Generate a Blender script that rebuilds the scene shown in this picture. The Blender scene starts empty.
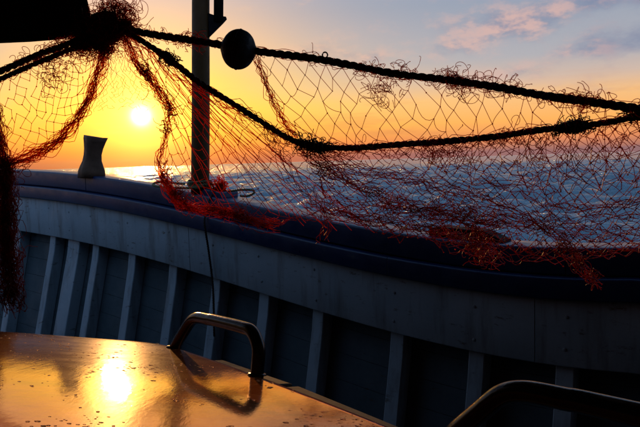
import bpy, bmesh, math, random
import numpy as np
from mathutils import Vector, Matrix

random.seed(7)
RNG = np.random.default_rng(11)
R = math.radians
scene = bpy.context.scene
COL = scene.collection

# ------------------------------------------------------------------ camera
H = 2.3                      # eye height above the sea
F = 628.0                    # focal length in photo pixels (640 wide)
PITCH, ROLL = 4.78, -1.75
cam_data = bpy.data.cameras.new("camera")
cam_data.sensor_width = 36.0
cam_data.lens = 36.0 * F / 640.0
cam_data.clip_start = 0.02
cam_data.clip_end = 20000
cam = bpy.data.objects.new("camera", cam_data)
COL.objects.link(cam)
CM = Matrix.Rotation(R(90 - PITCH), 4, 'X') @ Matrix.Rotation(R(ROLL), 4, 'Z')
cam.matrix_world = Matrix.Translation((0, 0, H)) @ CM
scene.camera = cam
EYE = np.array([0, 0, H])


def ray(u, v):
    d = CM.to_3x3() @ Vector(((u - 320) / F, (213.5 - v) / F, -1.0))
    return np.array(d.normalized())


def at(u, v, Y):             # point on the sight line at forward distance Y
    d = ray(u, v)
    return EYE + d * (Y / d[1])


# ------------------------------------------------------------------ sun and sky
SUN = ray(141, 116)
sun_el = math.asin(SUN[2])
sun_az = math.atan2(SUN[0], SUN[1])
sd = bpy.data.lights.new("sun", 'SUN')
sd.energy = 2.1
sd.angle = R(0.6)
sd.color = (1.0, 0.46, 0.13)
sun = bpy.data.objects.new("sun", sd)
COL.objects.link(sun)
sun.rotation_euler = Vector(-SUN).to_track_quat('-Z', 'Y').to_euler()

world = bpy.data.worlds.new("World")
scene.world = world
world.use_nodes = True
nt = world.node_tree
nt.nodes.clear()


def nd(t, **kw):
    n = nt.nodes.new(t)
    for k, v in kw.items():
        setattr(n, k, v)
    return n


def mth(op, a, b=None, c=None, clamp=False):
    n = nd('ShaderNodeMath', operation=op)
    n.use_clamp = clamp
    for i, x in enumerate((a, b, c)):
        if x is None:
            continue
        if isinstance(x, (int, float)):
            n.inputs[i].default_value = x
        else:
            nt.links.new(x, n.inputs[i])
    return n.outputs[0]


def mixc(f, a, b, mode='MIX'):
    n = nd('ShaderNodeMix', data_type='RGBA', blend_type=mode)
    for idx, x in ((0, f), (6, a), (7, b)):
        if isinstance(x, (int, float)):
            n.inputs[idx].default_value = x
        elif isinstance(x, tuple):
            n.inputs[idx].default_value = (*x, 1)
        else:
            nt.links.new(x, n.inputs[idx])
    return n.outputs[2]


def lin(r, g, b):
    f = lambda c: (c / 255) / 12.92 if c <= 10 else ((c / 255 + 0.055) / 1.055) ** 2.4
    return (f(r), f(g), f(b))


def ramp(fac, stops, tree=None, ease='LINEAR'):
    t = tree or nt
    n = t.nodes.new('ShaderNodeValToRGB')
    cr = n.color_ramp
    cr.interpolation = ease
    while len(cr.elements) < len(stops):
        cr.elements.new(0.5)
    for e, (p, c) in zip(cr.elements, stops):
        e.position = p
        e.color = (*c, 1)
    t.links.new(fac, n.inputs[0])
    return n.outputs[0]


def sstep(x, a, b):
    n = nd('ShaderNodeMapRange', interpolation_type='SMOOTHSTEP')
    nt.links.new(x, n.inputs[0])
    n.inputs[1].default_value = a
    n.inputs[2].default_value = b
    return n.outputs[0]


tc = nd('ShaderNodeTexCoord')
sep = nd('ShaderNodeSeparateXYZ')
nt.links.new(tc.outputs['Generated'], sep.inputs[0])
dx, dy, dz = sep.outputs
el = mth('MULTIPLY', mth('ARCSINE', dz), 57.2958)
hl = mth('SQRT', mth('MAXIMUM', mth('ADD', mth('MULTIPLY', dx, dx), mth('MULTIPLY', dy, dy)), 1e-6))
sh = (math.sin(sun_az), math.cos(sun_az))
cdot = mth('DIVIDE', mth('ADD', mth('MULTIPLY', dx, sh[0]), mth('MULTIPLY', dy, sh[1])), hl)
daz = mth('MULTIPLY', mth('ARCCOSINE', mth('MINIMUM', mth('MAXIMUM', cdot, -1.0), 1.0)), 57.2958)
tdot = mth('ADD', mth('ADD', mth('MULTIPLY', dx, float(SUN[0])), mth('MULTIPLY', dy, float(SUN[1]))), mth('MULTIPLY', dz, float(SUN[2])))
theta = mth('MULTIPLY', mth('ARCCOSINE', mth('MINIMUM', tdot, 0.9999999)), 57.2958)

# elevation of -2..30 degrees runs 0..1 along the ramps
te = mth('DIVIDE', mth('ADD', el, 2.0), 32.0, clamp=True)
P = lambda e: (e + 2.0) / 32.0
near = ramp(te, [(0.0, lin(205, 96, 62)), (P(0.3), lin(206, 98, 60)), (P(1.3), lin(238, 120, 38)), (P(2.4), lin(254, 162, 24)),
                 (P(4.6), lin(255, 204, 36)), (P(7.5), lin(255, 198, 70)), (P(10.5), lin(248, 192, 130)), (P(14), lin(216, 184, 170)),
                 (P(20), lin(172, 178, 196)), (P(30), lin(144, 168, 200))])
far = ramp(te, [(0.0, lin(136, 104, 112)), (P(0.4), lin(146, 108, 110)), (P(1.4), lin(230, 142, 94)), (P(3.0), lin(252, 178, 96)),
                (P(5.0), lin(246, 190, 128)), (P(6.6), lin(206, 182, 168)), (P(8.4), lin(172, 172, 180)), (P(13), lin(146, 158, 178)),
                (P(20), lin(132, 156, 188)), (P(30), lin(118, 146, 186))])
back = ramp(te, [(0.0, lin(84, 110, 146)), (P(3), lin(104, 132, 170)), (P(9), lin(126, 162, 206)), (P(30), lin(126, 166, 216))])
nearf = mth('EXPONENT', mth('MULTIPLY', mth('POWER', mth('DIVIDE', daz, mth('MAXIMUM', mth('SUBTRACT', 20.0, mth('MULTIPLY', el, 0.55)), 11.0)), 2.0), -1.0))
sky = mixc(nearf, far, near)
sky = mixc(sstep(daz, 40, 105), sky, back)
zen = sstep(el, 25, 90)
sky = mixc(zen, sky, lin(84, 122, 170))

# clouds: thin streaky banks on a flat layer
lay = nd('ShaderNodeCombineXYZ')
den = mth('ADD', mth('MAXIMUM', dz, 0.0), 0.09)
nt.links.new(mth('DIVIDE', dx, den), lay.inputs[0])
nt.links.new(mth('MULTIPLY', mth('DIVIDE', dy, den), 1.0), lay.inputs[1])
lay.inputs[2].default_value = 3.3


def noise(vec, scale, detail=5, rough=0.55, off=(0, 0, 0), sc=(1, 1, 1)):
    mp = nd('ShaderNodeMapping')
    mp.inputs['Location'].default_value = off
    mp.inputs['Scale'].default_value = sc
    nt.links.new(vec, mp.inputs[0])
    n = nd('ShaderNodeTexNoise')
    n.inputs['Scale'].default_value = scale
    n.inputs['Detail'].default_value = detail
    n.inputs['Roughness'].default_value = rough
    nt.links.new(mp.outputs[0], n.inputs['Vector'])
    return n.outputs['Fac']


# banks of broken cloud: direction (azimuth, elevation in degrees) and spread
azd = mth('MULTIPLY', mth('ARCTAN2', dx, dy), 57.2958)
BANKS = [((478, 30), 5.0, 1.3, 0.75), ((520, 22), 3.2, 1.5, 0.9), ((455, 50), 3.4, 0.8, 0.6), ((515, 72), 2.6, 0.9, 0.9), ((610, -2), 5.5, 1.0, 1.1), ((625, 40), 4.2, 1.2, 1.1),
         ((570, 52), 4.0, 0.6, 0.45), ((305, 52), 2.6, 0.9, 1.0), ((362, 58), 2.4, 0.7, 0.9), ((250, 6), 2.0, 0.6, 0.5), ((400, 20), 5.0, 0.7, 0.3), ((30, 52), 5.0, 0.5, 0.4), ((600, 92), 7.0, 0.5, 0.4)]
bank = None
for (bu, bv), sa, se, wt in BANKS:
    d_ = ray(bu, bv)
    a0, e0 = math.degrees(math.atan2(d_[0], d_[1])), math.degrees(math.asin(d_[2]))
    q = mth('ADD', mth('POWER', mth('DIVIDE', mth('SUBTRACT', azd, a0), sa), 2.0), mth('POWER', mth('DIVIDE', mth('SUBTRACT', el, e0), se), 2.0))
    g_ = mth('MULTIPLY', mth('EXPONENT', mth('MULTIPLY', q, -1.0)), wt)
    bank = g_ if bank is None else mth('ADD', bank, g_)
cb = nd('ShaderNodeCombineXYZ')
nt.links.new(mth('MULTIPLY', azd, 0.1), cb.inputs[0])
nt.links.new(mth('MULTIPLY', el, 0.19), cb.inputs[1])
cb.inputs[2].default_value = 2.1
cb2 = nd('ShaderNodeCombineXYZ')
nt.links.new(mth('ADD', mth('MULTIPLY', azd, 0.1), 0.05), cb2.inputs[0])
nt.links.new(mth('ADD', mth('MULTIPLY', el, 0.19), 0.13), cb2.inputs[1])
cb2.inputs[2].default_value = 2.1
c1 = noise(cb.outputs[0], 3.2, 7, 0.6)
c2 = noise(cb2.outputs[0], 3.2, 7, 0.6)
wide = sstep(noise(lay.outputs[0], 0.6, 3, 0.5, (1.7, 0.4, 0)), 0.55, 0.75)      # the sparse banks of the rest of the sky
away = mth('MULTIPLY', mth('MULTIPLY', wide, sstep(daz, 45, 60)), 0.7)
dens = mth('ADD', mth('MULTIPLY', mth('ADD', bank, away), 0.42), mth('SUBTRACT', c1, 0.5))
m = mth('MULTIPLY', sstep(dens, 0.02, 0.58), sstep(el, 3.5, 6.0))
rim = sstep(mth('ADD', mth('MULTIPLY', mth('SUBTRACT', c1, c2), 1.0), mth('MULTIPLY', sstep(daz, 42, 30), 0.10)), -0.10, 0.20)
cl_col = mixc(mth('MULTIPLY', rim, sstep(daz, 45, 35)), lin(120, 132, 162), lin(212, 174, 168))
cl_col = mixc(mth('MULTIPLY', nearf, 0.7), cl_col, lin(246, 196, 128))
sky = mixc(mth('MULTIPLY', m, 0.85), sky, cl_col)
# low smoky streaks close to the horizon
st = noise(tc.outputs['Generated'], 6.0, 5, 0.6, (4.0, 0.2, 0.7), (1, 1, 9))
sm = mth('MULTIPLY', sstep(st, 0.52, 0.70), sstep(el, 9.0, 1.0))
sky = mixc(mth('MULTIPLY', sm, 0.35), sky, lin(196, 120, 84))
# the sun seen through the haze, and its aureole
g1 = mth('EXPONENT', mth('MULTIPLY', mth('POWER', mth('DIVIDE', theta, 0.50), 1.5), -1.0))
g2 = mth('EXPONENT', mth('MULTIPLY', mth('DIVIDE', theta, 2.2), -1.0))


def scaled(col, f):
    n = nd('ShaderNodeVectorMath', operation='SCALE')
    n.inputs[0].default_value = col
    nt.links.new(f, n.inputs['Scale'])
    return n.outputs[0]


sky = mixc(1.0, sky, scaled((9.0, 8.0, 4.6), g1), 'ADD')
sky = mixc(1.0, sky, scaled((2.3, 1.65, 0.34), g2), 'ADD')
g3 = mth('EXPONENT', mth('MULTIPLY', mth('DIVIDE', theta, 8.0), -1.0))
sky = mixc(1.0, sky, scaled((0.16, 0.075, 0.0), g3), 'ADD')
nish = nd('ShaderNodeTexSky', sky_type='NISHITA', sun_disc=False, sun_elevation=sun_el, sun_rotation=sun_az)
nish.dust_density = 3.0
bg1 = nd('ShaderNodeBackground')
bg1.inputs[1].default_value = 1.0
nt.links.new(sky, bg1.inputs[0])
bg2 = nd('ShaderNodeBackground')
bg2.inputs[1].default_value = 0.05 * 0.15
nt.links.new(nish.outputs[0], bg2.inputs[0])
add = nd('ShaderNodeAddShader')
nt.links.new(bg1.outputs[0], add.inputs[0])
nt.links.new(bg2.outputs[0], add.inputs[1])
wo = nd('ShaderNodeOutputWorld')
nt.links.new(add.outputs[0], wo.inputs[0])

scene.view_settings.view_transform = 'Standard'
scene.view_settings.look = 'None'
scene.view_settings.exposure = 0.0
scene.view_settings.gamma = 1.0
scene.view_settings.use_curve_mapping = False
scene.cycles.max_bounces = 5
scene.cycles.diffuse_bounces = 2
scene.cycles.glossy_bounces = 3
scene.cycles.transmission_bounces = 3
scene.cycles.transparent_max_bounces = 10


# ------------------------------------------------------------------ materials
class Mat:
    def __init__(self, name, **kw):
        self.m = bpy.data.materials.new(name)
        self.m.use_nodes = True
        self.t = self.m.node_tree
        self.b = self.t.nodes['Principled BSDF']
        self.out = self.t.nodes['Material Output']
        for k, v in kw.items():
            k = k.replace('_', ' ')
            i = self.b.inputs[k]
            i.default_value = (*v, 1) if isinstance(v, tuple) and len(v) == 3 else v
        self.tc = self.t.nodes.new('ShaderNodeTexCoord')

    def noise(self, scale, detail=4, rough=0.55, sc=(1, 1, 1), coord='Object'):
        mp = self.t.nodes.new('ShaderNodeMapping')
        mp.inputs['Scale'].default_value = sc
        self.t.links.new(self.tc.outputs[coord], mp.inputs[0])
        n = self.t.nodes.new('ShaderNodeTexNoise')
        n.inputs['Scale'].default_value = scale
        n.inputs['Detail'].default_value = detail
        n.inputs['Roughness'].default_value = rough
        self.t.links.new(mp.outputs[0], n.inputs['Vector'])
        return n.outputs['Fac']

    def ramp(self, fac, stops):
        return ramp(fac, stops, self.t)

    def link(self, out, name):
        self.t.links.new(out, self.b.inputs[name])

    def mix(self, f, a, b, mode='MIX'):
        n = self.t.nodes.new('ShaderNodeMix')
        n.data_type = 'RGBA'
        n.blend_type = mode
        for idx, x in ((0, f), (6, a), (7, b)):
            if isinstance(x, (int, float)):
                n.inputs[idx].default_value = x
            elif isinstance(x, tuple):
                n.inputs[idx].default_value = (*x, 1)
            else:
                self.t.links.new(x, n.inputs[idx])
        return n.outputs[2]

    def bump(self, h, strength, dist, prev=None):
        n = self.t.nodes.new('ShaderNodeBump')
        n.inputs['Strength'].default_value = strength
        n.inputs['Distance'].default_value = dist
        self.t.links.new(h, n.inputs['Height'])
        if prev is not None:
            self.t.links.new(prev, n.inputs['Normal'])
        self.t.links.new(n.outputs[0], self.b.inputs['Normal'])
        return n.outputs[0]


def painted(name, c0, c1, rough, worn=None, scale=5.0, bump=0.15, grime=None):
    M = Mat(name, Roughness=rough)
    n = M.noise(scale, 6, 0.6)
    col = M.ramp(n, [(0.3, c0), (0.7, c1)])
    if worn:
        w = M.noise(scale * 4, 8, 0.7, (1, 1, 2.5))
        wf = M.ramp(w, [(0.60, (0, 0, 0)), (0.68, (1, 1, 1))])
        col = M.mix(wf, col, worn)
    if grime:
        gq = M.noise(7.0, 6, 0.65, (1.6, 1.6, 0.22))
        col = M.mix(M.ramp(gq, [(0.50, (0, 0, 0)), (0.72, (0.75,) * 3)]), col, grime)
    M.link(col, 'Base Color')
    r = M.noise(scale * 3, 4, 0.6)
    rr = M.ramp(r, [(0.3, (rough * 0.75,) * 3), (0.7, (min(1, rough * 1.3),) * 3)])
    M.link(rr, 'Roughness')
    b1 = M.noise(scale * 16, 5, 0.6)
    M.bump(b1, bump, 0.004)
    return M.m


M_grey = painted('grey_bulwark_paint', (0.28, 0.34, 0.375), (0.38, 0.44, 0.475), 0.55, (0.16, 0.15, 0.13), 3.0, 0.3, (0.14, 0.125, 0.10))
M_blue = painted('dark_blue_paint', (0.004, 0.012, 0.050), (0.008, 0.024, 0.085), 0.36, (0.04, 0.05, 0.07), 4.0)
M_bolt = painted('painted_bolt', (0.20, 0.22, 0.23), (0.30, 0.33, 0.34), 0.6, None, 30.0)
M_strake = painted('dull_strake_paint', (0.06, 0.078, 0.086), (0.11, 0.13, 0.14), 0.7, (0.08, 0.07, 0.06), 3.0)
M_wood = painted('weathered_wood', (0.09, 0.045, 0.026), (0.17, 0.09, 0.055), 0.6, (0.03, 0.02, 0.015), 9.0, 0.4)
M_mast = painted('mast_wood', (0.060, 0.026, 0.008), (0.10, 0.045, 0.014), 0.5, (0.035, 0.02, 0.01), 6.0, 0.3)
M_beam = painted('tarred_beam', (0.006, 0.005, 0.005), (0.012, 0.010, 0.009), 0.8, None, 6.0, 0.3)
M_house = painted('wheelhouse_paint', (0.007, 0.007, 0.008), (0.013, 0.013, 0.014), 0.8, None, 3.0)
for m_ in (M_mast, M_wood, M_beam):
    m_.node_tree.nodes['Principled BSDF'].inputs['Specular IOR Level'].default_value = 0.12
for m_ in (M_grey, M_strake):
    m_.node_tree.nodes['Principled BSDF'].inputs['Specular IOR Level'].default_value = 0.25
M_deck = painted('deck_paint', (0.014, 0.015, 0.016), (0.024, 0.025, 0.026), 0.6, None, 3.0)
M_black = painted('black_float_plastic', (0.006, 0.006, 0.007), (0.011, 0.010, 0.011), 0.7, None, 20.0, 0.2)

# varnished, rain-wet cover
MC = Mat('wet_varnished_cover', Roughness=0.1, IOR=1.6, Metallic=0.42)
g = MC.noise(5.0, 8, 0.7, (1, 4, 1))
gc = MC.ramp(g, [(0.25, (0.22, 0.06, 0.012)), (0.5, (0.66, 0.18, 0.035)), (0.75, (0.82, 0.28, 0.065))])
MC.link(gc, 'Base Color')
MC.b.inputs['Coat Weight'].default_value = 0.10
MC.b.inputs['Coat IOR'].default_value = 1.6
wv = MC.noise(9.0, 5, 0.6, (1, 3.2, 1))
rr = MC.ramp(wv, [(0.35, (0.035,) * 3), (0.6, (0.05,) * 3), (0.75, (0.075,) * 3)])
MC.link(rr, 'Roughness')
cr = MC.ramp(MC.noise(13.0, 6, 0.65, (1, 3.2, 1)), [(0.4, (0.24,) * 3), (0.7, (0.32,) * 3)])
MC.link(cr, 'Coat Roughness')
nb = MC.bump(MC.noise(9.0, 4, 0.5, (3.0, 0.9, 1)), 0.05, 0.006)
nb = MC.bump(MC.noise(60.0, 5, 0.7, (3.0, 0.7, 1)), 0.10, 0.0012, nb)
MC.t.links.new(nb, MC.b.inputs['Coat Normal'])
M_cover = MC.m

# grab rails: black enamel, with scuffs and a painted-in highlight along the top
MH = Mat('black_enamel_rail', Roughness=0.17)
MH.b.inputs['Specular IOR Level'].default_value = 0.4
hn = MH.noise(40, 6, 0.7)
geo = MH.t.nodes.new('ShaderNodeNewGeometry')
sp = MH.t.nodes.new('ShaderNodeSeparateXYZ')
MH.t.links.new(geo.outputs['Normal'], sp.inputs[0])
up = MH.ramp(sp.outputs[2], [(0.8, (0, 0, 0)), (0.95, (1, 1, 1))])
wf = MH.mix(1.0, up, MH.ramp(hn, [(0.35, (0, 0, 0)), (0.6, (1, 1, 1))]), 'MULTIPLY')
MH.link(MH.mix(wf, (0.008, 0.008, 0.009), (0.12, 0.12, 0.12)), 'Base Color')
MH.bump(hn, 0.25, 0.002)
M_handle = MH.m


def twine_mat(name, col, trans, w):
    M = Mat(name, Roughness=0.45)
    n = M.noise(14.0, 3, 0.6)
    dark = tuple(c * 0.35 for c in col)
    c = M.ramp(n, [(0.35, dark), (0.6, col)])
    M.link(c, 'Base Color')
    tr = M.t.nodes.new('ShaderNodeBsdfTranslucent')
    ct = M.ramp(n, [(0.35, tuple(c * 0.4 for c in trans)), (0.6, trans)])
    M.t.links.new(ct, tr.inputs[0])
    mx = M.t.nodes.new('ShaderNodeMixShader')
    mx.inputs[0].default_value = w
    M.t.links.new(M.b.outputs[0], mx.inputs[1])
    M.t.links.new(tr.outputs[0], mx.inputs[2])
    tp_ = M.t.nodes.new('ShaderNodeBsdfTransparent')
    tp_.inputs[0].default_value = (1.0, 0.36, 0.10, 1)
    m2 = M.t.nodes.new('ShaderNodeMixShader')
    m2.inputs[0].default_value = w * 0.8
    M.t.links.new(mx.outputs[0], m2.inputs[1])
    M.t.links.new(tp_.outputs[0], m2.inputs[2])
    M.t.links.new(m2.outputs[0], M.out.inputs[0])
    return M.m


M_twine = twine_mat('red_net_twine', (0.30, 0.018, 0.010), (0.90, 0.075, 0.016), 0.60)
M_twine_dull = twine_mat('dull_red_twine', (0.17, 0.011, 0.008), (0.50, 0.026, 0.010), 0.40)
M_twine_dark = twine_mat('dark_red_twine', (0.14, 0.012, 0.008), (0.55, 0.04, 0.012), 0.42)
M_rope = painted('tarred_rope', (0.016, 0.010, 0.008), (0.05, 0.022, 0.014), 0.75, None, 30.0, 0.4)
M_line = painted('yellow_green_line', (0.10, 0.085, 0.03), (0.20, 0.17, 0.06), 0.7, None, 30.0, 0.3)

# sea
MS = Mat('sea_water', Roughness=0.15, IOR=1.333)
MS.b.inputs['Specular IOR Level'].default_value = 0.32
MS.b.inputs['Base Color'].default_value = (0.27, 0.385, 0.43, 1)
b0 = MS.bump(MS.noise(0.8, 6, 0.62, (1, 1.6, 1)), 1.0, 1.3)
b0 = MS.bump(MS.noise(7.0, 5, 0.65, (1, 1.4, 1)), 0.8, 0.11, b0)
M_sea = MS.m

MD = Mat('water_drop', Roughness=0.02, IOR=1.33)
MD.b.inputs['Transmission Weight'].default_value = 1.0
M_drop = MD.m


# ------------------------------------------------------------------ helpers
def link(name, me, mat, parent=None, smooth=True):
    if mat is not None:
        me.materials.append(mat)
    me.polygons.foreach_set('use_smooth', [bool(smooth)] * len(me.polygons))
    o = bpy.data.objects.new(name, me)
    COL.objects.link(o)
    if parent is not None:
        o.parent = parent
    return o


def tag(o, label=None, cat=None, group=None, kind=None):
    for k, v in (('label', label), ('category', cat), ('group', group), ('kind', kind)):
        if v:
            o[k] = v
    return o


def empty(name, loc=(0, 0, 0)):
    o = bpy.data.objects.new(name, None)
    o.empty_display_size = 0.1
    COL.objects.link(o)
    return o


def quads(name, V, Q):
    V = np.asarray(V, dtype=np.float32)
    Q = np.asarray(Q, dtype=np.int32)
    me = bpy.data.meshes.new(name)
    me.vertices.add(len(V))
    me.vertices.foreach_set('co', V.ravel())
    n = Q.shape[1]
    me.loops.add(Q.size)
    me.loops.foreach_set('vertex_index', Q.ravel())
    me.polygons.add(len(Q))
    me.polygons.foreach_set('loop_start', np.arange(0, Q.size, n, dtype=np.int32))
    me.polygons.foreach_set('loop_total', np.full(len(Q), n, dtype=np.int32))
    me.update(calc_edges=True)
    return me


def catmull(pts, n):
    P_ = np.asarray(pts, dtype=float)
    if len(P_) == 2:
        t = np.linspace(0, 1, n)[:, None]
        return P_[0] * (1 - t) + P_[1] * t
    E = np.vstack([2 * P_[0] - P_[1], P_, 2 * P_[-1] - P_[-2]])
    d = np.r_[0, np.cumsum(np.linalg.norm(np.diff(P_, axis=0), axis=1))]
    s = np.linspace(0, d[-1], n)
    k = np.clip(np.searchsorted(d, s, side='right') - 1, 0, len(P_) - 2)
    t = ((s - d[k]) / (d[k + 1] - d[k]))[:, None]
    p0, p1, p2, p3 = E[k], E[k + 1], E[k + 2], E[k + 3]
    return 0.5 * (2 * p1 + (p2 - p0) * t + (2 * p0 - 5 * p1 + 4 * p2 - p3) * t ** 2 + (3 * p1 - p0 - 3 * p2 + p3) * t ** 3)


def tubes(PL, r, sides=3):
    """PL (N,K,3) polylines -> verts, quads; r scalar or (N,K)"""
    PL = np.asarray(PL, dtype=float)
    N, K, _ = PL.shape
    T = np.gradient(PL, axis=1)
    T /= np.linalg.norm(T, axis=2, keepdims=True) + 1e-9
    ref = np.array([0.31, 0.17, 0.93])
    A = np.cross(T, ref)
    bad = np.linalg.norm(A, axis=2) < 0.2
    A[bad] = np.cross(T[bad], np.array([0.9, -0.3, 0.1]))
    A /= np.linalg.norm(A, axis=2, keepdims=True) + 1e-9
    B = np.cross(T, A)
    rr = np.broadcast_to(np.asarray(r, dtype=float), (N, K))[:, :, None]
    rings = []
    for s in range(sides):
        a = 2 * math.pi * s / sides
        rings.append(PL + rr * (A * math.cos(a) + B * math.sin(a)))
    V = np.stack(rings, axis=2).reshape(-1, 3)
    base = (np.arange(N)[:, None, None] * K + np.arange(K - 1)[None, :, None]) * sides
    s0 = np.arange(sides)[None, None, :]
    s1 = (s0 + 1) % sides
    Q = np.stack([base + s0, base + s1, base + sides + s1, base + sides + s0], axis=-1).reshape(-1, 4)
    return V, Q


class Batch:
    def __init__(self):
        self.V, self.Q, self.n = [], [], 0

    def add(self, V, Q):
        self.V.append(V)
        self.Q.append(Q + self.n)
        self.n += len(V)

    def tubes(self, PL, r, sides=3):
        self.add(*tubes(PL, r, sides))

    def build(self, name, mat, parent=None):
        return link(name, quads(name, np.vstack(self.V), np.vstack(self.Q)), mat, parent)


def bm_obj(name, bm, mat, parent=None, smooth=False, bevel=0.0, seg=2):
    if bevel > 0:
        bmesh.ops.bevel(bm, geom=bm.edges[:], offset=bevel, segments=seg, affect='EDGES', profile=0.6)
    bmesh.ops.recalc_face_normals(bm, faces=bm.faces[:])
    me = bpy.data.meshes.new(name)
    bm.to_mesh(me)
    bm.free()
    return link(name, me, mat, parent, smooth)


def prism(pts_a, pts_b):
    """closed solid between two matching polygons"""
    bm = bmesh.new()
    a = [bm.verts.new(p) for p in pts_a]
    b = [bm.verts.new(p) for p in pts_b]
    n = len(a)
    bm.faces.new(a)
    bm.faces.new(b[::-1])
    for i in range(n):
        bm.faces.new((a[i], b[i], b[(i + 1) % n], a[(i + 1) % n]))
    return bm


def capped_tube(name, path, r, sides, mat, parent=None):
    PL = np.asarray(path)[None]
    V, Q = tubes(PL, r, sides)
    bm = bmesh.new()
    vs = [bm.verts.new(v) for v in V]
    for q in Q:
        bm.faces.new([vs[i] for i in q])
    bm.faces.new(vs[:sides][::-1])
    bm.faces.new(vs[-sides:])
    return bm_obj(name, bm, mat, parent, smooth=True)


# ------------------------------------------------------------------ sea
def make_sea():
    a_f = np.linspace(R(-46), R(46), 420)
    a_b = np.linspace(R(46), R(314), 60)[1:-1]
    ang = np.r_[a_f, a_b]
    rad = np.r_[0.4, np.geomspace(2.5, 260, 780), np.geomspace(270, 9000, 60)]
    A, Rr = np.meshgrid(ang, rad)
    X, Y = Rr * np.sin(A), Rr * np.cos(A)
    cell = np.r_[1.0, np.diff(rad)][:, None]
    Z = np.zeros_like(X)
    g_ = np.random.default_rng(5)
    for k in range(64):
        L = 0.5 * (9 / 0.5) ** g_.random()
        th = R(250) + g_.normal(0, 0.55)
        kx, ky = math.cos(th) * 2 * math.pi / L, math.sin(th) * 2 * math.pi / L
        amp = 0.0165 * L ** 0.72
        fade = np.clip((L / cell - 3.0) / 4.0, 0, 1)
        ph = kx * X + ky * Y + g_.random() * 6.28
        Z += fade * amp * (np.sin(ph) + 0.22 * np.sin(2 * ph + 1.57))
    V = np.stack([X, Y, Z], -1).reshape(-1, 3)
    nr, na = X.shape
    i = np.arange(nr - 1)[:, None] * na
    j = np.arange(na)[None]
    j1 = (j + 1) % na
    Q = np.stack([i + j, i + j1, i + na + j1, i + na + j], -1).reshape(-1, 4)[:, ::-1]
    o = link('sea', quads('sea', V, Q), M_sea)
    tag(o, 'choppy blue-grey evening sea reaching to the horizon', 'sea', kind='structure')


make_sea()

# ------------------------------------------------------------------ the boat
boat = empty('fishing_boat')
tag(boat, 'wooden fishing boat with dark blue rail, grey ribbed bulwark and wet varnished cabin top', 'boat')

LA, LB = 3.355, -0.744        # rail line in plan: Y = LA + LB * X


def rail_hit(u, v):
    d = ray(u, v)
    t = LA / (d[1] - LB * d[0])
    return EYE + d * t


_uv = [(20, 170), (60, 173.5), (110, 179.5), (160, 185.5), (203, 193), (250, 205), (300, 217), (350, 227), (404, 235),
       (460, 240.5), (500, 243), (550, 246), (600, 248), (640, 249)]
_p = np.array([rail_hit(*q) for q in _uv])
SHEER = np.polyfit(_p[:, 0], _p[:, 2], 4)
X0, X1 = _p[0, 0], _p[-1, 0]
slope0 = np.polyval(np.polyder(SHEER), X0 + 0.3)


def rail(x):
    y = LA + LB * x - 0.10 * max(0, -2.5 - x) ** 2 - 0.08 * max(0, x - 1.25) ** 2
    xc = min(max(x, X0), X1)
    z = np.polyval(SHEER, xc)
    if x < X0:
        z += slope0 * (x - X0) * 0.8
    return np.array([x, y, z])


def outb(x):
    t = rail(x + 0.02)[:2] - rail(x - 0.02)[:2]
    n = np.array([-t[1], t[0]]) / np.linalg.norm(t)
    return np.array([n[0], n[1], 0.0])


DOWN = np.array([0, 0, -1.0])


def hullp(x, off, w):         # off: outboard offset, w: depth below the rail top
    return rail(x) + outb(x) * off + DOWN * w


XS = np.linspace(-5.6, 3.6, 93)


def sweep(name, profile, mat, parent, xs=XS, smooth=True):
    n = len(profile)
    V = np.array([hullp(x, o, w) for x in xs for (o, w) in profile])
    i = np.arange(len(xs) - 1)[:, None] * n
    j = np.arange(n)[None]
    j1 = (j + 1) % n
    Q = np.stack([i + j, i + n + j, i + n + j1, i + j1], -1).reshape(-1, 4)
    o = link(name, quads(name, V, Q), mat, parent, smooth)
    return o


def rounded(o0, o1, w0, w1, r, seg=3):
    pts = []
    for (co, cw, a0) in ((o1 - r, w0 + r, 0), (o0 + r, w0 + r, 90), (o0 + r, w1 - r, 180), (o1 - r, w1 - r, 270)):
        for k in range(seg + 1):
            a = R(a0 + 90 * k / seg)
            pts.append((co + r * math.cos(a), cw - r * math.sin(a)))
    return pts


def jointed(name, prof, mat, joints, gap=0.0022):
    ends = [XS[0]] + joints + [XS[-1]]
    for a_, b_ in zip(ends[:-1], ends[1:]):
        xs = np.linspace(a_ + gap / 2, b_ - gap / 2, max(6, int((b_ - a_) * 11)))
        xs = np.r_[xs[0], xs[0] + 0.0015, xs[1:-1], xs[-1] - 0.0015, xs[-1]]
        dw = random.uniform(-0.0012, 0.0012)
        o = sweep(name, [(o_ + dw, w_ + dw) for o_, w_ in prof], mat, boat, xs)
        bmj = bmesh.new()
        bmj.from_mesh(o.data)
        for f_ in bmesh.ops.holes_fill(bmj, edges=[e for e in bmj.edges if e.is_boundary], sides=0)['faces']:
            f_.smooth = False
        bmj.to_mesh(o.data)
        bmj.free()


jointed('cap_rail', rounded(0.0, 0.19, 0.0, 0.118, 0.012, 3), M_blue, [-3.6, -1.72, -0.22, 1.02, 2.3])
jointed('rail_stringer', rounded(-0.045, 0.10, 0.121, 0.215, 0.009, 3), M_blue, [-2.6, 0.35, 2.0])
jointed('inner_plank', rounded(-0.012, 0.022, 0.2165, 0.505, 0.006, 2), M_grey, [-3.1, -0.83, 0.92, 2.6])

FL = 0.24                     # the hull leans inboard going down


def flare(w):
    return -FL * max(0, w - 0.50)


hull = empty('hull')
hull.parent = boat
w = 0.46
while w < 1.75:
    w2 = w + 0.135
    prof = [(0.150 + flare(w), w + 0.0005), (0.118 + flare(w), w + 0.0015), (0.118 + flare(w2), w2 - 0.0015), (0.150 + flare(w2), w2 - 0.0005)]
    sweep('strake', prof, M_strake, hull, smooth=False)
    w = w2
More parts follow.
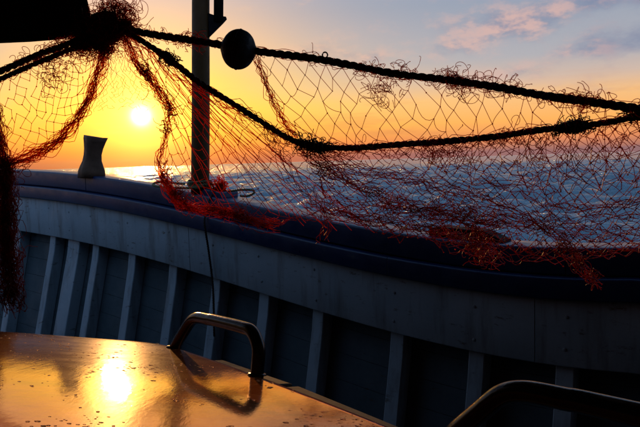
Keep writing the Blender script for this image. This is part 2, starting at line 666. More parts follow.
# outer skin
prof = [(0.165, 0.10), (0.24, 0.35), (0.20, 0.9), (0.0, 1.7), (-0.5, 2.6), (-0.53, 2.58), (-0.03, 1.68), (0.17, 0.9), (0.20, 0.35), (0.13, 0.10)]
sweep('outer_skin', prof, M_blue, hull)


BOLT = None


def add_bolt(x, w_):
    global BOLT
    if BOLT is None:
        bmb = bmesh.new()
        bmesh.ops.create_uvsphere(bmb, u_segments=8, v_segments=4, radius=0.0085)
        for v in bmb.verts:
            v.co.z *= 0.45
        BOLT = bpy.data.meshes.new('bolt')
        bmb.to_mesh(BOLT)
        bmb.free()
        BOLT.materials.append(M_bolt)
    o = bpy.data.objects.new('bolt', BOLT)
    COL.objects.link(o)
    o.parent = boat
    o.location = hullp(x, -0.0125, w_)
    o.rotation_euler = Vector(-outb(x)).to_track_quat('Z', 'Y').to_euler()


def make_rib(u, width, lean=0.0, parent=boat):
    x = rail_hit(u, 300)[0]
    for _ in range(6):        # walk until the rib head lands on that sight line
        p = hullp(x, 0.03, 0.52)
        q = CM.to_3x3().transposed() @ Vector(p - EYE)
        uu = 320 + F * q.x / -q.z
        x += (u - uu) / F * 3.2
    a, b = [], []
    hw = width / 2
    rows = [(0.44, 0.024), (0.62, 0.024), (0.85, 0.02), (1.10, 0.015), (1.45, 0.0)]
    bm = bmesh.new()
    loops = []
    for w_, _ in rows:
        xc = x - lean * (w_ - 0.44)
        f = flare(w_)
        ring = [hullp(xc - hw, 0.026 + f, w_), hullp(xc + hw, 0.026 + f, w_), hullp(xc + hw, 0.1165 + f, w_), hullp(xc - hw, 0.1165 + f, w_)]
        loops.append([bm.verts.new(p) for p in ring])
    for l0, l1 in zip(loops[:-1], loops[1:]):
        for k in range(4):
            bm.faces.new((l0[k], l0[(k + 1) % 4], l1[(k + 1) % 4], l1[k]))
    bm.faces.new(loops[0])
    bm.faces.new(loops[-1][::-1])
    for w_ in (0.29, 0.44):
        add_bolt(x + random.uniform(-0.012, 0.012), w_ + random.uniform(-0.012, 0.012))
    return bm_obj('rib', bm, M_grey, parent, False, 0.004, 1)


for u, wd, ln in ((-50, 0.06, 0), (-10, 0.06, 0), (20, 0.07, 0), (55, 0.062, 0.02), (76, 0.12, 0.03), (98, 0.062, 0.02), (134, 0.062, 0.0), (175, 0.064, 0), (218, 0.060, 0), (266, 0.062, 0),
                  (320, 0.060, 0), (399, 0.062, 0), (478, 0.062, 0), (566, 0.062, 0), (660, 0.062, 0)):
    make_rib(u, wd, ln)

# deck, far bulwark and wheelhouse (out of frame, they shade the bulwark; the house is enlarged for this)
INB = -outb(0.0)
AFT = np.array([-LB * 0 + 0.8024, 0.8024 * LB, 0.0])
AFT /= np.linalg.norm(AFT)
FWD = -AFT
DECK = H - 1.55


def plan(a, c, z):            # a metres forward of the eye, c metres towards the near rail
    p = FWD * a - INB * c
    return np.array([p[0], p[1], z])


pts = [plan(6.0, 1.6, 0), plan(3, 2.35, 0), plan(-4, 2.5, 0), plan(-4, -1.5, 0), plan(3, -1.4, 0), plan(6.0, -0.2, 0)]
bm = prism([tuple(p + [0, 0, DECK]) for p in pts], [tuple(p + [0, 0, DECK - 0.05]) for p in pts])
bm_obj('deck', bm, M_deck, boat)
pa = [plan(6.6, 0.6, H + 0.55), plan(3, -1.45, H + 0.15), plan(-4, -1.55, H - 0.35)]
pb = [plan(6.6, 0.5, H + 0.55), plan(3, -1.60, H + 0.15), plan(-4, -1.70, H - 0.35)]
top = pa + pb[::-1]
bm = prism([tuple(p) for p in top], [(p[0], p[1], DECK - 0.5) for p in top])
bm_obj('opposite_bulwark', bm, M_house, boat)
house = empty('shading_wheelhouse')
house.parent = boat
hp = [plan(-0.45, 2.2, 0), plan(-3.2, 2.2, 0), plan(-3.2, -1.1, 0), plan(3.9, -1.1, 0), plan(3.9, 0.25, 0), plan(1.5, 0.25, 0), plan(0.9, -0.4, 0), plan(-0.45, -0.40, 0)]  # unseen walls, carried forward to block sky light from the bulwark
bm = prism([tuple(p + [0, 0, DECK]) for p in hp], [tuple(p + [0, 0, H + 1.0]) for p in hp])
bm_obj('wall', bm, M_house, house, False, 0.02)
hr = [plan(1.75, 2.65, 0), plan(-3.5, 2.65, 0), plan(-3.5, -1.5, 0), plan(4.1, -1.5, 0), plan(4.1, 0.5, 0), plan(3.0, 0.6, 0)]  # unseen overhang, added and stretched forward to darken the bulwark's right end
bm = prism([tuple(p + [0, 0, H + 1.002]) for p in hr], [tuple(p + [0, 0, H + 1.08]) for p in hr])
bm_obj('shading_roof', bm, M_house, house, False, 0.02)

# ---- cabin top: a wet varnished cover that slopes away from the eye
CN = SUN - ray(116, 381)
CN /= np.linalg.norm(CN)
CP = at(165, 340, 1.22)


def on_flat(u, v):
    d = ray(u, v)
    t = np.dot(CP - EYE, CN) / np.dot(d, CN)
    return EYE + d * t


CS = on_flat(116, 381)
CF = np.array([SUN[0], SUN[1], 0.0])
CF /= np.linalg.norm(CF)


def camber(p):                # the cover is crowned fore and aft
    d = float(np.dot(p - CS, CF))
    return p - CN * d * d / (2 * 12.0)


def on_cover(u, v):
    return camber(on_flat(u, v))


cabin = empty('cabin_trunk')
cabin.parent = boat
cL, cC, cR = on_flat(-140, 312.0), on_flat(165, 339), on_flat(402, 427)
eR = cR + (cR - cC) / np.linalg.norm(cR - cC) * 0.55
e1 = (cC - cL) / np.linalg.norm(cC - cL)
e2 = (cR - cC) / np.linalg.norm(cR - cC)


def cover_xy(x, y):
    z = CP[2] - (CN[0] * (x - CP[0]) + CN[1] * (y - CP[1])) / CN[2]
    return np.array([x, y, z])


outline = [cL, cC - e1 * 0.10]
for k in range(1, 6):
    t = k / 6
    outline.append((1 - t) ** 2 * (cC - e1 * 0.10) + 2 * t * (1 - t) * (cC + e1 * 0.012 - e2 * 0.012) + t * t * (cC + e2 * 0.10))
outline += [cC + e2 * 0.10, cR, eR, cover_xy(eR[0] - 0.4, eR[1] - 0.35), cover_xy(cL[0] - 0.1, cL[1] - 1.2)]
_o = []
for p, q in zip(outline, outline[1:] + outline[:1]):
    k_ = max(1, int(np.linalg.norm(q - p) / 0.07))
    _o += [p + (q - p) * i_ / k_ for i_ in range(k_)]
outline = _o
# a thin top with a small rounded edge, on set-back walls
rings = []
cen = np.mean(outline, axis=0)
for off, drop in ((0.014, 0.0), (0.007, 0.0014), (0.002, 0.005), (0.0, 0.010), (0.0, 0.028), (0.004, 0.032)):
    rings.append([camber(p + (cen - p) / np.linalg.norm(cen - p) * off) - CN * drop for p in outline])
for f_ in np.linspace(0.04, 0.98, 26):
    rings.insert(0, [camber(p + (cen - p) * f_) for p in outline])
bm = bmesh.new()
rv = [[bm.verts.new(p) for p in r_] for r_ in rings]
for r0, r1 in zip(rv[:-1], rv[1:]):
    for k in range(len(r0)):
        bm.faces.new((r0[k], r0[(k + 1) % len(r0)], r1[(k + 1) % len(r0)], r1[k]))
bm.faces.new(rv[0])
bm.faces.new(rv[-1][::-1])
cover = bm_obj('cover', bm, M_cover, cabin, True)
# wall under the cover
wl = [camber(p + (cen - p) / np.linalg.norm(cen - p) * 0.03) - CN * 0.0325 for p in outline]
bm = prism([tuple(p) for p in wl], [(p[0], p[1], DECK) for p in wl])
bm_obj('wall', bm, M_house, cabin)
# lip strips bolted along the outboard edge, a little lower than the top
E2N = np.cross(CN, e2)
E2N = E2N / np.linalg.norm(E2N)
if np.dot(E2N, cC - cen) < 0:
    E2N = -E2N


def strip(t0, t1):
    a, b = camber(cC + e2 * t0), camber(cC + e2 * t1)
    sec = [(0.018, -0.011), (0.044, -0.011), (0.044, -0.040), (0.018, -0.040)]
    bm_ = prism([tuple(a + E2N * o + CN * h) for o, h in sec], [tuple(b + E2N * o + CN * h) for o, h in sec])
    bm_obj('edge_strip', bm_, M_strake, cabin, False, 0.004)
    # brackets back to the wall
    for t in (t0 + 0.04, t1 - 0.04):
        c = camber(cC + e2 * t) - CN * 0.004
        s2 = [(-0.035, -0.0405), (0.040, -0.0405), (0.040, -0.055), (-0.035, -0.055)]
        b2 = prism([tuple(c - e2 * 0.012 + E2N * o + CN * h) for o, h in s2], [tuple(c + e2 * 0.012 + E2N * o + CN * h) for o, h in s2])
        bm_obj('strip_bracket', b2, M_house, cabin)


tl = np.linalg.norm(cR - cC)
strip(0.17, 0.40)
strip(0.415, tl + 0.4)


def grab_rail(f0, f1, hgt=0.098, r=0.0104):
    d = f1 - f0
    L = np.linalg.norm(d) / 0.66
    d = d / (L * 0.66)
    ctrl = [(0.0, -0.01, 0), (0.015, 0.012, 0), (0.055, 0.050, 0), (0.095, 0.085, 0), (0.135, hgt, 0), (0.20, hgt + 0.002, 0), (L * 0.5, hgt + 0.003, 0),
            (L - 0.085, hgt + 0.001, 0), (L - 0.038, hgt - 0.004, 0), (L - 0.010, hgt - 0.026, 0), (L - 0.001, 0.055, 0), (L, 0.02, 0), (L, -0.01, 0)]
    path = catmull([f0 + (d * a + CN * b) * 0.66 for a, b, _ in ctrl], 70)
    h = capped_tube('grab_rail', path, r, 14, M_handle, cabin)
    for f in (f0, f1):        # flange plates
        ring = []
        e = np.cross(CN, d)
        bmf = prism([tuple(f + (d * math.cos(a) + e * math.sin(a)) * 0.015 + CN * 0.0005) for a in np.linspace(0, 2 * math.pi, 15)[:-1]],
                    [tuple(f + (d * math.cos(a) + e * math.sin(a)) * 0.013 + CN * 0.003) for a in np.linspace(0, 2 * math.pi, 15)[:-1]])
        bm_obj('flange', bmf, M_handle, h, True)
    return h


h1a, h1b = on_cover(174, 345), on_cover(257, 375)
grab_rail(h1a, h1b)
hd = (h1b - h1a) / np.linalg.norm(h1b - h1a)
h2a = h1a + hd * np.dot(on_cover(447, 444) - h1a, hd)
grab_rail(h2a, h2a + hd * np.linalg.norm(h1b - h1a))

# drops of water standing on the cover
bt = Batch()
ico = bmesh.new()
bmesh.ops.create_icosphere(ico, subdivisions=1, radius=1)
iv = np.array([v.co[:] for v in ico.verts])
iq = np.array([[v.index for v in f.verts] for f in ico.faces])
ico.free()
TA = np.cross(CN, [0, 1, 0.0]); TA /= np.linalg.norm(TA)
TB = np.cross(CN, TA)
hubs_ = [(random.uniform(-10, 400), random.uniform(326, 440)) for _ in range(70)]
for k in range(900):
    hu, hv = random.choice(hubs_)
    u_, v_ = random.gauss(hu, 14), random.gauss(hv, 4)
    p = on_cover(u_, v_)
    # only on the cover itself
    side1 = np.dot(np.cross(e1, p - cC), CN)
    side2 = np.dot(np.cross(e2, p - cC), CN)
    if side1 > -0.012 or side2 > -0.012:
        continue
    s = random.choice((0.0007, 0.0009, 0.001, 0.0013, 0.0018)) * random.uniform(0.8, 1.3)
    sx = s * random.uniform(1, 2.2)
    V = p + iv[:, 0:1] * TA * sx + iv[:, 1:2] * TB * s + iv[:, 2:3] * CN * s * 0.45
    bt.add(V, iq)
drops = bt.build('water_drops', M_drop)
tag(drops, 'small water drops scattered over the wet cabin top', 'water', kind='stuff')

# ---- mast standing on the rail
mast = empty('mast')
mast.parent = boat


def lathe_path(name, path, r, sides, mat, parent):
    return capped_tube(name, path, r, sides, mat, parent)


mb = rail_hit(200, 193)
mb = hullp(mb[0], 0.095, 0.0)
Ym = mb[1]
mt = at(202.3, -220, Ym)
mb2 = at(200, 194, Ym)
path = np.array([mb2 * (1 - t) + mt * t for t in np.linspace(0, 1, 24)])
path[:, 0] += 0.002 * np.sin(np.linspace(0, 9, 24))
capped_tube('pole', path, np.linspace(0.058, 0.050, 24)[None], 20, M_mast, mast)
sp0, sp1 = at(218.5, 22, Ym - 0.02), at(220, -220, Ym - 0.02)
capped_tube('side_pole', np.linspace(sp0, sp1, 6), 0.030, 14, M_beam, mast)
br = [(208, 13), (209, 38), (223, 24), (227, 19.5), (226, 16.5), (221, 16.5), (214, 15)]
bm = prism([tuple(at(u, v, Ym - 0.03)) for u, v in br], [tuple(at(u, v, Ym + 0.03)) for u, v in br])
bm_obj('bracket', bm, M_beam, mast, False, 0.004)
# step block on the rail
rx = mb[0]
blk = [hullp(rx - 0.075, 0.02, 0.0), hullp(rx + 0.075, 0.02, 0.0), hullp(rx + 0.075, 0.17, 0.0), hullp(rx - 0.075, 0.17, 0.0)]
bm = prism([tuple(p + [0, 0, -0.005]) for p in blk], [tuple(p + [0, 0, 0.035]) for p in blk])
bm_obj('mast_step', bm, M_blue, mast, False, 0.008)

# ---- mooring bitt on the rail near the bow
bx = rail_hit(92, 177)[0]
bb = hullp(bx, 0.085, 0.0)
Yb = bb[1]
prof = [(-16.2, 15.2, 178), (-15.8, 14.8, 171), (-13.6, 12.8, 166), (-11.0, 11.0, 161), (-9.6, 10.8, 155), (-9.2, 12.4, 149), (-9.6, 15.0, 143), (-10.2, 17.6, 138), (-9.6, 17.0, 136.8)]
bm = bmesh.new()
rows = []
for i, (l, r_, v) in enumerate(prof):
    ring = []
    tilt = 2.2 if i == len(prof) - 1 else 0
    for k in range(20):
        a = 2 * math.pi * k / 20 + 0.35
        c, s = math.cos(a), math.sin(a)
        q = (abs(c) ** 5 + abs(s) ** 5) ** (-1 / 5)     # rounded square
        cx, sy = c * q, s * q
        # turn the square a little so an edge shows
        ca, sa = math.cos(0.6), math.sin(0.6)
        gx, gy = (cx * ca - sy * sa) / 1.32, (cx * sa + sy * ca) / 1.32
        uu = 92 + (l + r_) / 2 + gx * (r_ - l) / 2
        p = at(uu, v + gx * tilt, Yb)
        p[1] += gy * (r_ - l) / 2 * Yb / F * 0.9
        ring.append(bm.verts.new(p))
    rows.append(ring)
for r0, r1 in zip(rows[:-1], rows[1:]):
    for k in range(20):
        bm.faces.new((r0[k], r0[(k + 1) % 20], r1[(k + 1) % 20], r1[k]))
bm.faces.new(rows[0])
top_f = bm.faces.new(rows[-1][::-1])
bm_obj('mooring_bitt', bm, M_wood, boat, True).data.polygons[-1].use_smooth = False

# ---- low chock on the rail under the net
cx0 = rail_hit(424, 240)[0]
sec = []
for xx, hh in ((cx0, 0.035), (cx0 + 0.05, 0.05), (cx0 + 0.22, 0.05), (cx0 + 0.30, 0.012)):
    sec.append([hullp(xx, 0.05, 0.004), hullp(xx, 0.15, 0.004), hullp(xx, 0.15, -hh), hullp(xx, 0.05, -hh)])
bm = bmesh.new()
rv = [[bm.verts.new(p) for p in s_] for s_ in sec]
for r0, r1 in zip(rv[:-1], rv[1:]):
    for k in range(4):
        bm.faces.new((r0[k], r0[(k + 1) % 4], r1[(k + 1) % 4], r1[k]))
bm.faces.new(rv[0]); bm.faces.new(rv[-1][::-1])
bm_obj('rail_chock', bm, M_beam, boat, False, 0.008)

# ---- gallows beam, top left, that carries the net
gallows = empty('net_gallows')
gallows.parent = boat
YG = 2.12
low = [(-220, 52), (-60, 46), (30, 42), (62, 39.5), (86, 33), (91, 14), (87, 6), (84, -14), (70, -34), (-220, -20)]
bm = prism([tuple(at(u, v, YG)) for u, v in low], [tuple(at(u, v, YG + 0.16) * [1, 1, 1]) for u, v in low])
bm_obj('beam', bm, M_beam, gallows, False, 0.006)
gx = at(-190, 50, YG + 0.08)
capped_tube('post', np.linspace(gx + [0, 0, 0.02], [gx[0] - 0.05, gx[1], DECK], 8), 0.07, 14, M_beam, gallows)

# ------------------------------------------------------------------ rope and net builders


def helix_rope(bt, path, r, pitch=None, strands=3, per=None, rough=0.0):
    """laid rope: three strands twisting round the path"""
    path = np.asarray(path)
    L = np.r_[0, np.cumsum(np.linalg.norm(np.diff(path, axis=0), axis=1))]
    pitch = pitch or r * 7
    n = int(L[-1] / pitch * 10) + 8
    s = np.linspace(0, L[-1], n)
    C = np.stack([np.interp(s, L, path[:, k]) for k in range(3)], -1)
    T = np.gradient(C, axis=0)
    T /= np.linalg.norm(T, axis=1, keepdims=True)
    A = np.cross(T, [0.2, 0.9, 0.3]); A /= np.linalg.norm(A, axis=1, keepdims=True)
    B = np.cross(T, A)
    wob = 1 + rough * np.interp(s, np.linspace(0, L[-1], n // 6 + 2), RNG.normal(0, 1, n // 6 + 2))
    PL = []
    for k in range(strands):
        a = 2 * math.pi * (s / pitch + k / strands)
        PL.append(C + (A * np.cos(a)[:, None] + B * np.sin(a)[:, None]) * (r * 0.60 * wob)[:, None])
    bt.tubes(np.array(PL), np.broadcast_to(r * 0.52 * wob, (strands, n)), 6)


def smooth_noise(n, k, amp):
    c = RNG.normal(0, amp, (max(4, k), 3))
    t = np.linspace(0, len(c) - 1, n)
    i = np.clip(t.astype(int), 0, len(c) - 2)
    f = (t - i)[:, None]
    f = f * f * (3 - 2 * f)
    return c[i] * (1 - f) + c[i + 1] * f


def bundle(bt, pts, n, spread, r=0.0011, wig=0.006, samples=None, taper=(1, 1), freq=38):
    """n loose strands gathered along a path, weaving in and out"""
    base = catmull(pts, 200)
    L = np.linalg.norm(np.diff(base, axis=0), axis=1).sum()
    K = samples or max(24, int(L * 95))
    base = catmull(pts, K)
    PL = []
    tp = np.linspace(taper[0], taper[1], K)[:, None]
    for _ in range(n):
        off = smooth_noise(K, int(L * 9) + 4, spread) * tp
        off += smooth_noise(K, int(L * freq) + 4, wig)
        PL.append(base + off)
    bt.tubes(np.array(PL), r, 3)


def loops(bt, pts, n, size, r=0.0010, spread=0.01, out=None):
    """curls of loose twine along a path"""
    base = catmull(pts, 400)
    K = 20
    PL = []
    hubs = RNG.integers(0, 400, max(3, n // 9))
    for _ in range(n):
        i_ = int(np.clip(RNG.choice(hubs) + RNG.normal(0, 9), 0, 399))
        p = base[i_] + RNG.normal(0, spread, 3)
        s = size * RNG.uniform(0.4, 1.6)
        a0, a1 = RNG.uniform(0, 6.28), RNG.uniform(2.5, 7.5) * RNG.choice((-1, 1))
        e = RNG.normal(0, 1, 3); e[1] *= 0.6; e /= np.linalg.norm(e)
        f = np.cross(e, RNG.normal(0, 1, 3)); f /= np.linalg.norm(f)
        t = np.linspace(0, 1, K)
        a = a0 + a1 * t
        q = p + (np.cos(a) - math.cos(a0))[:, None] * e * s + (np.sin(a) - math.sin(a0))[:, None] * f * s * RNG.uniform(0.4, 1.0)
        q += np.outer(t, RNG.normal(0, s * 0.9, 3))
        q += smooth_noise(K, 5, s * 0.10)
        PL.append(q)
    bt.tubes(np.array(PL), r, 3)


def sim_net(G, pin, slack, gravity=1.0, iters=260, jitter=0.006, fold=0.02, rnd=0.18):
    """G (m,n,3) grid; diamond mesh on nodes of even parity. Relax it as hanging twine."""
    m_, n_, _ = G.shape
    I, J = np.meshgrid(np.arange(m_), np.arange(n_), indexing='ij')
    ok = (I + J) % 2 == 0
    idx = -np.ones((m_, n_), int)
    idx[ok] = np.arange(ok.sum())
    Pn = G[ok].copy()
    pinned = pin[ok]
    sl = slack[ok] if isinstance(slack, np.ndarray) else np.full(len(Pn), slack)
    ed = []
    for dj in (-1, 1):
        a = idx[:-1, :][:, max(0, -dj):n_ - max(0, dj)]
        b = idx[1:, :][:, max(0, dj):n_ - max(0, -dj)]
        k = (a >= 0) & (b >= 0)
        ed.append(np.stack([a[k], b[k]], -1))
    # side selvedge
    for c in (0, n_ - 1):
        v = idx[:, c]; v = v[v >= 0]
        ed.append(np.stack([v[:-1], v[1:]], -1))
    E = np.vstack(ed)
    a, b = E[:, 0], E[:, 1]
    L0 = np.linalg.norm(Pn[a] - Pn[b], axis=1)
    rest = L0 * 0.5 * (sl[a] + sl[b]) * np.clip(1 + RNG.normal(0, rnd, len(E)), 0.6, 1.7)
    Pn[~pinned] += RNG.normal(0, jitter, ((~pinned).sum(), 3))
    # broad folds towards and away from the eye
    ff = np.zeros(len(Pn))
    for _ in range(5):
        kx, kz, ph = RNG.normal(0, 9), RNG.normal(0, 5), RNG.uniform(0, 6.28)
        ff += np.sin(kx * Pn[:, 0] + kz * Pn[:, 2] + ph) / 3
    Pn[~pinned, 1] += (ff * fold)[~pinned]
    wgt = np.bincount(np.r_[a, b], minlength=len(Pn)).clip(1)[:, None]
    vel = np.zeros_like(Pn)
    w_ = (~pinned).astype(float)
    wa, wb = w_[a], w_[b]
    ws = np.maximum(wa + wb, 1e-6)
    for it in range(iters):
        vel[:, 2] -= 0.00035 * gravity
        vel *= 0.93
        old = Pn.copy()
        Pn += vel * w_[:, None]
        for _ in range(4):
            d = Pn[b] - Pn[a]
            l = np.linalg.norm(d, axis=1)
            ex = np.where(l > rest, (l - rest), (l - rest) * 0.03) / (l + 1e-9)
            c = d * (ex / ws)[:, None]
            acc = np.zeros_like(Pn)
            for k in range(3):
                acc[:, k] = np.bincount(a, (c[:, k] * wa), len(Pn)) - np.bincount(b, (c[:, k] * wb), len(Pn))
            Pn += acc / wgt * 1.6
        vel = (Pn - old)
    return Pn, E, rest


def net_tubes(bt, Pn, E, rest, r, keep=1.0, knots=True, sag=0.9):
    if keep < 1:
        E_k = RNG.random(len(E)) < keep
        E, rest = E[E_k], rest[E_k]
    a, b = Pn[E[:, 0]], Pn[E[:, 1]]
    K = 6
    t = np.linspace(0, 1, K)[None, :, None]
    PL = a[:, None] * (1 - t) + b[:, None] * t
    d = np.linalg.norm(b - a, axis=1)
    ex = np.sqrt(np.maximum(rest ** 2 - d ** 2, 0)) * 0.42
    ex = np.minimum(ex, rest * 0.45)
    dirn = RNG.normal(0, 0.55, (len(E), 3)); dirn[:, 2] -= sag
    dirn /= np.linalg.norm(dirn, axis=1, keepdims=True)
    bow = (4 * t * (1 - t)) * (ex[:, None] * dirn)[:, None, :]
    PL = PL + bow
    bt.tubes(PL, r, 3)
    if knots:
        o = np.array([[1, 0, 0], [-1, 0, 0], [0, 1, 0], [0, -1, 0], [0, 0, 1], [0, 0, -1]], float)
        f = np.array([[0, 2, 4, 4], [2, 1, 4, 4], [1, 3, 4, 4], [3, 0, 4, 4]])
        # octahedra written as two rings of quads keep the batch all quads
        s = r * RNG.uniform(1.5, 2.6, len(Pn))[:, None, None]
        box = np.array([[-1, -1, -1], [1, -1, -1], [1, 1, -1], [-1, 1, -1], [-1, -1, 1], [1, -1, 1], [1, 1, 1], [-1, 1, 1]]) * 0.75
        V = (Pn[:, None] + box[None] * s).reshape(-1, 3)
        fq = np.array([[0, 3, 2, 1], [4, 5, 6, 7], [0, 1, 5, 4], [1, 2, 6, 5], [2, 3, 7, 6], [3, 0, 4, 7]])
        Q = (np.arange(len(Pn))[:, None, None] * 8 + fq[None]).reshape(-1, 4)
        bt.add(V, Q)


def P3(lst):
    return np.array([at(*q) for q in lst])


def coons(top, bot, left, right, m_, n_):
    """m_ rows from top to bottom, n_ columns"""
    T, B = catmull(top, n_), catmull(bot, n_)
    Lf, Rt = catmull(left, m_), catmull(right, m_)
    s = np.linspace(0, 1, n_)[None, :, None]
    t = np.linspace(0, 1, m_)[:, None, None]
    return ((1 - t) * T[None] + t * B[None] + (1 - s) * Lf[:, None] + s * Rt[:, None]
            - ((1 - s) * (1 - t) * T[0] + s * (1 - t) * T[-1] + (1 - s) * t * B[0] + s * t * B[-1]))


net = empty('fishing_net')
tag(net, 'tangled red fishing net strung on dark ropes from the gallows beam across the sunset', 'net')

# rope paths (u, v, distance)
ropeA = P3([(96, 22, 2.18), (118, 27, 2.13), (150, 34, 2.11), (190, 40, 2.09), (222, 45, 2.07), (240, 49, 2.06), (262, 52, 2.05), (310, 58, 2.02), (350, 65, 1.99),
            (390, 73, 1.96), (440, 79, 1.92), (490, 86, 1.88), (540, 95, 1.84), (590, 102, 1.79), (640, 109, 1.74), (720, 119, 1.66)])
ropeB = P3([(118, 28, 2.12), (140, 40, 2.09), (168, 58, 2.07), (200, 83, 2.07), (232, 103, 2.07), (262, 122, 2.07), (288, 138, 2.07), (312, 146, 2.06), (350, 148, 2.04),
            (400, 144.5, 2.01), (450, 141, 1.97), (500, 136, 1.92), (540, 130, 1.88), (575, 127, 1.84), (610, 122, 1.80), (645, 117, 1.76), (720, 121, 1.67)])
ropeC1 = P3([(92, 32, 2.14), (66, 45, 2.07), (40, 54, 2.02), (15, 65, 1.97), (-20, 80, 1.90), (-80, 104, 1.80)])
ropeC2 = P3([(94, 42, 2.12), (70, 50, 2.06), (40, 62, 2.01), (12, 74, 1.96), (-20, 88, 1.90), (-80, 112, 1.80)])

bA = Batch()
helix_rope(bA, catmull(ropeA, 300), 0.0115, rough=0.06)
bA.build('head_rope', M_rope, net)
bB = Batch()
helix_rope(bB, catmull(ropeB, 300), 0.0095, rough=0.06)
bB.build('lower_rope', M_rope, net)
for rp, rad in ((ropeC1, 0.0095), (ropeC2, 0.0075)):
    bC = Batch()
    helix_rope(bC, catmull(rp, 160), rad, rough=0.06)
    bC.build('side_rope', M_rope, net)

# float threaded on the head rope
fc = at(238.5, 49.5, 2.06)
ax = ropeA[6] - ropeA[4]
ax /= np.linalg.norm(ax)
fe = np.cross(ax, [0, 1, 0]); fe /= np.linalg.norm(fe)
ff_ = np.cross(ax, fe)
prof = [(-0.056, 0.012), (-0.054, 0.020), (-0.0515, 0.024)]
for k in range(1, 16):
    a = R(-67 + 134 * k / 16)
    prof.append((0.052 * math.sin(a) * 1.02, 0.064 * math.cos(a) ** 0.9))
prof += [(0.0515, 0.024), (0.054, 0.020), (0.056, 0.012)]
bm = bmesh.new()
rv = []
for s_, r_ in prof:
    rv.append([bm.verts.new(fc + ax * s_ + (fe * math.cos(a) + ff_ * math.sin(a)) * r_) for a in np.linspace(0, 2 * math.pi, 29)[:-1]])
for r0, r1 in zip(rv[:-1], rv[1:]):
    for k in range(28):
        bm.faces.new((r0[k], r0[(k + 1) % 28], r1[(k + 1) % 28], r1[k]))
bm.faces.new(rv[0]); bm.faces.new(rv[-1][::-1])
fl = bm_obj('float', bm, M_black, net, True)
tag(fl, 'round black net float on the head rope beside the mast')
# moulded seam round the float
ringp = np.array([fc + (fe * math.cos(a) + ff_ * math.sin(a)) * 0.0642 for a in np.linspace(0, 2 * math.pi, 41)])
bs = Batch(); bs.tubes(ringp[None], 0.0016, 5); bs.build('seam', M_black, fl)

# ---- upper panel: open diamonds between the two ropes
topU = ropeA[6:]
botU = ropeB[7:]
GU = coons(topU, botU, P3([(258, 56, 2.05), (268, 90, 2.06), (284, 122, 2.06), (312, 146, 2.06)]), P3([(720, 119, 1.66), (720, 121, 1.67)]), 11, 49)
pin = np.zeros(GU.shape[:2], bool)
pin[0] = True; pin[-1, :] = True; pin[:, 0] = True; pin[:, -1] = True
hgt = np.linalg.norm(GU[0] - GU[-1], axis=1)
sl = np.broadcast_to(np.clip(0.32 / np.maximum(hgt, 0.05), 1.12, 2.2)[None], GU.shape[:2]).copy()
Pn, E, rest = sim_net(GU, pin, sl, 1.0, 220, 0.007, 0.03, 0.20)
bU = Batch()
net_tubes(bU, Pn, E, rest, 0.00105, 0.95)
tag(bU.build('upper_mesh', M_twine_dark, net), kind='stuff')

# ---- lower panel: the body of the net below the second rope
left = P3([(118, 28, 2.12), (140, 66, 2.09), (160, 92, 2.08), (171, 112, 2.09), (163, 140, 2.11), (160, 165, 2.13), (170, 186, 2.14), (186, 205, 2.15)])
bot = P3([(186, 205, 2.15), (215, 211, 2.16), (262, 221, 2.16), (300, 210, 2.15), (350, 208, 2.13), (410, 216, 2.10), (460, 234, 2.06), (510, 238, 2.02), (560, 240, 1.98), (610, 238, 1.93), (660, 240, 1.88), (720, 238, 1.8)])
right = P3([(720, 121, 1.67), (722, 160, 1.7), (720, 205, 1.75), (720, 238, 1.8)])
GL = coons(ropeB, bot, left, right, 27, 85)
pin = np.zeros(GL.shape[:2], bool)
pin[0] = True; pin[:, 0] = True; pin[:, -1] = True
pin[-1, ::4] = True
cs = np.linspace(0, 1, 85)
sl = np.broadcast_to(np.interp(cs, [0, 0.25, 0.4, 0.6, 1], [1.0, 1.01, 1.05, 1.10, 1.12])[None], GL.shape[:2]).copy()
Pn, E, rest = sim_net(GL, pin, sl, 0.8, 220, 0.007, 0.05, 0.22)
bL = Batch()
near_mast = Pn[E].mean(1)[:, 0] < -0.13 + RNG.normal(0, 0.05, len(E))
net_tubes(bL, Pn, E[near_mast], rest[near_mast], 0.00095, 0.82)
tag(bL.build('lower_mesh', M_twine, net), kind='stuff')
bL = Batch()
net_tubes(bL, Pn, E[~near_mast], rest[~near_mast], 0.00105, 0.72, knots=False)
tag(bL.build('lower_mesh', M_twine_dull, net), kind='stuff')

# a second, baggier fold of the same net on the right
top2 = ropeB[7:]
bot2 = P3([(322, 190, 2.0), (370, 214, 1.99), (420, 222, 1.97), (480, 226, 1.93), (540, 236, 1.89), (600, 240, 1.84), (650, 232, 1.8), (720, 225, 1.72)])
GF = coons(top2, bot2, P3([(312, 146, 2.06), (318, 170, 2.03), (322, 190, 2.0)]), P3([(720, 121, 1.67), (720, 170, 1.7), (720, 225, 1.72)]), 25, 71)
pin = np.zeros(GF.shape[:2], bool)
pin[0] = True; pin[:, 0] = True; pin[:, -1] = True; pin[-1, ::6] = True
Pn, E, rest = sim_net(GF, pin, 1.14, 0.8, 220, 0.012, 0.05, 0.3)
bF = Batch()
net_tubes(bF, Pn, E, rest, 0.00115, 0.62)
tag(bF.build('folded_mesh', M_twine_dull, net), kind='stuff')

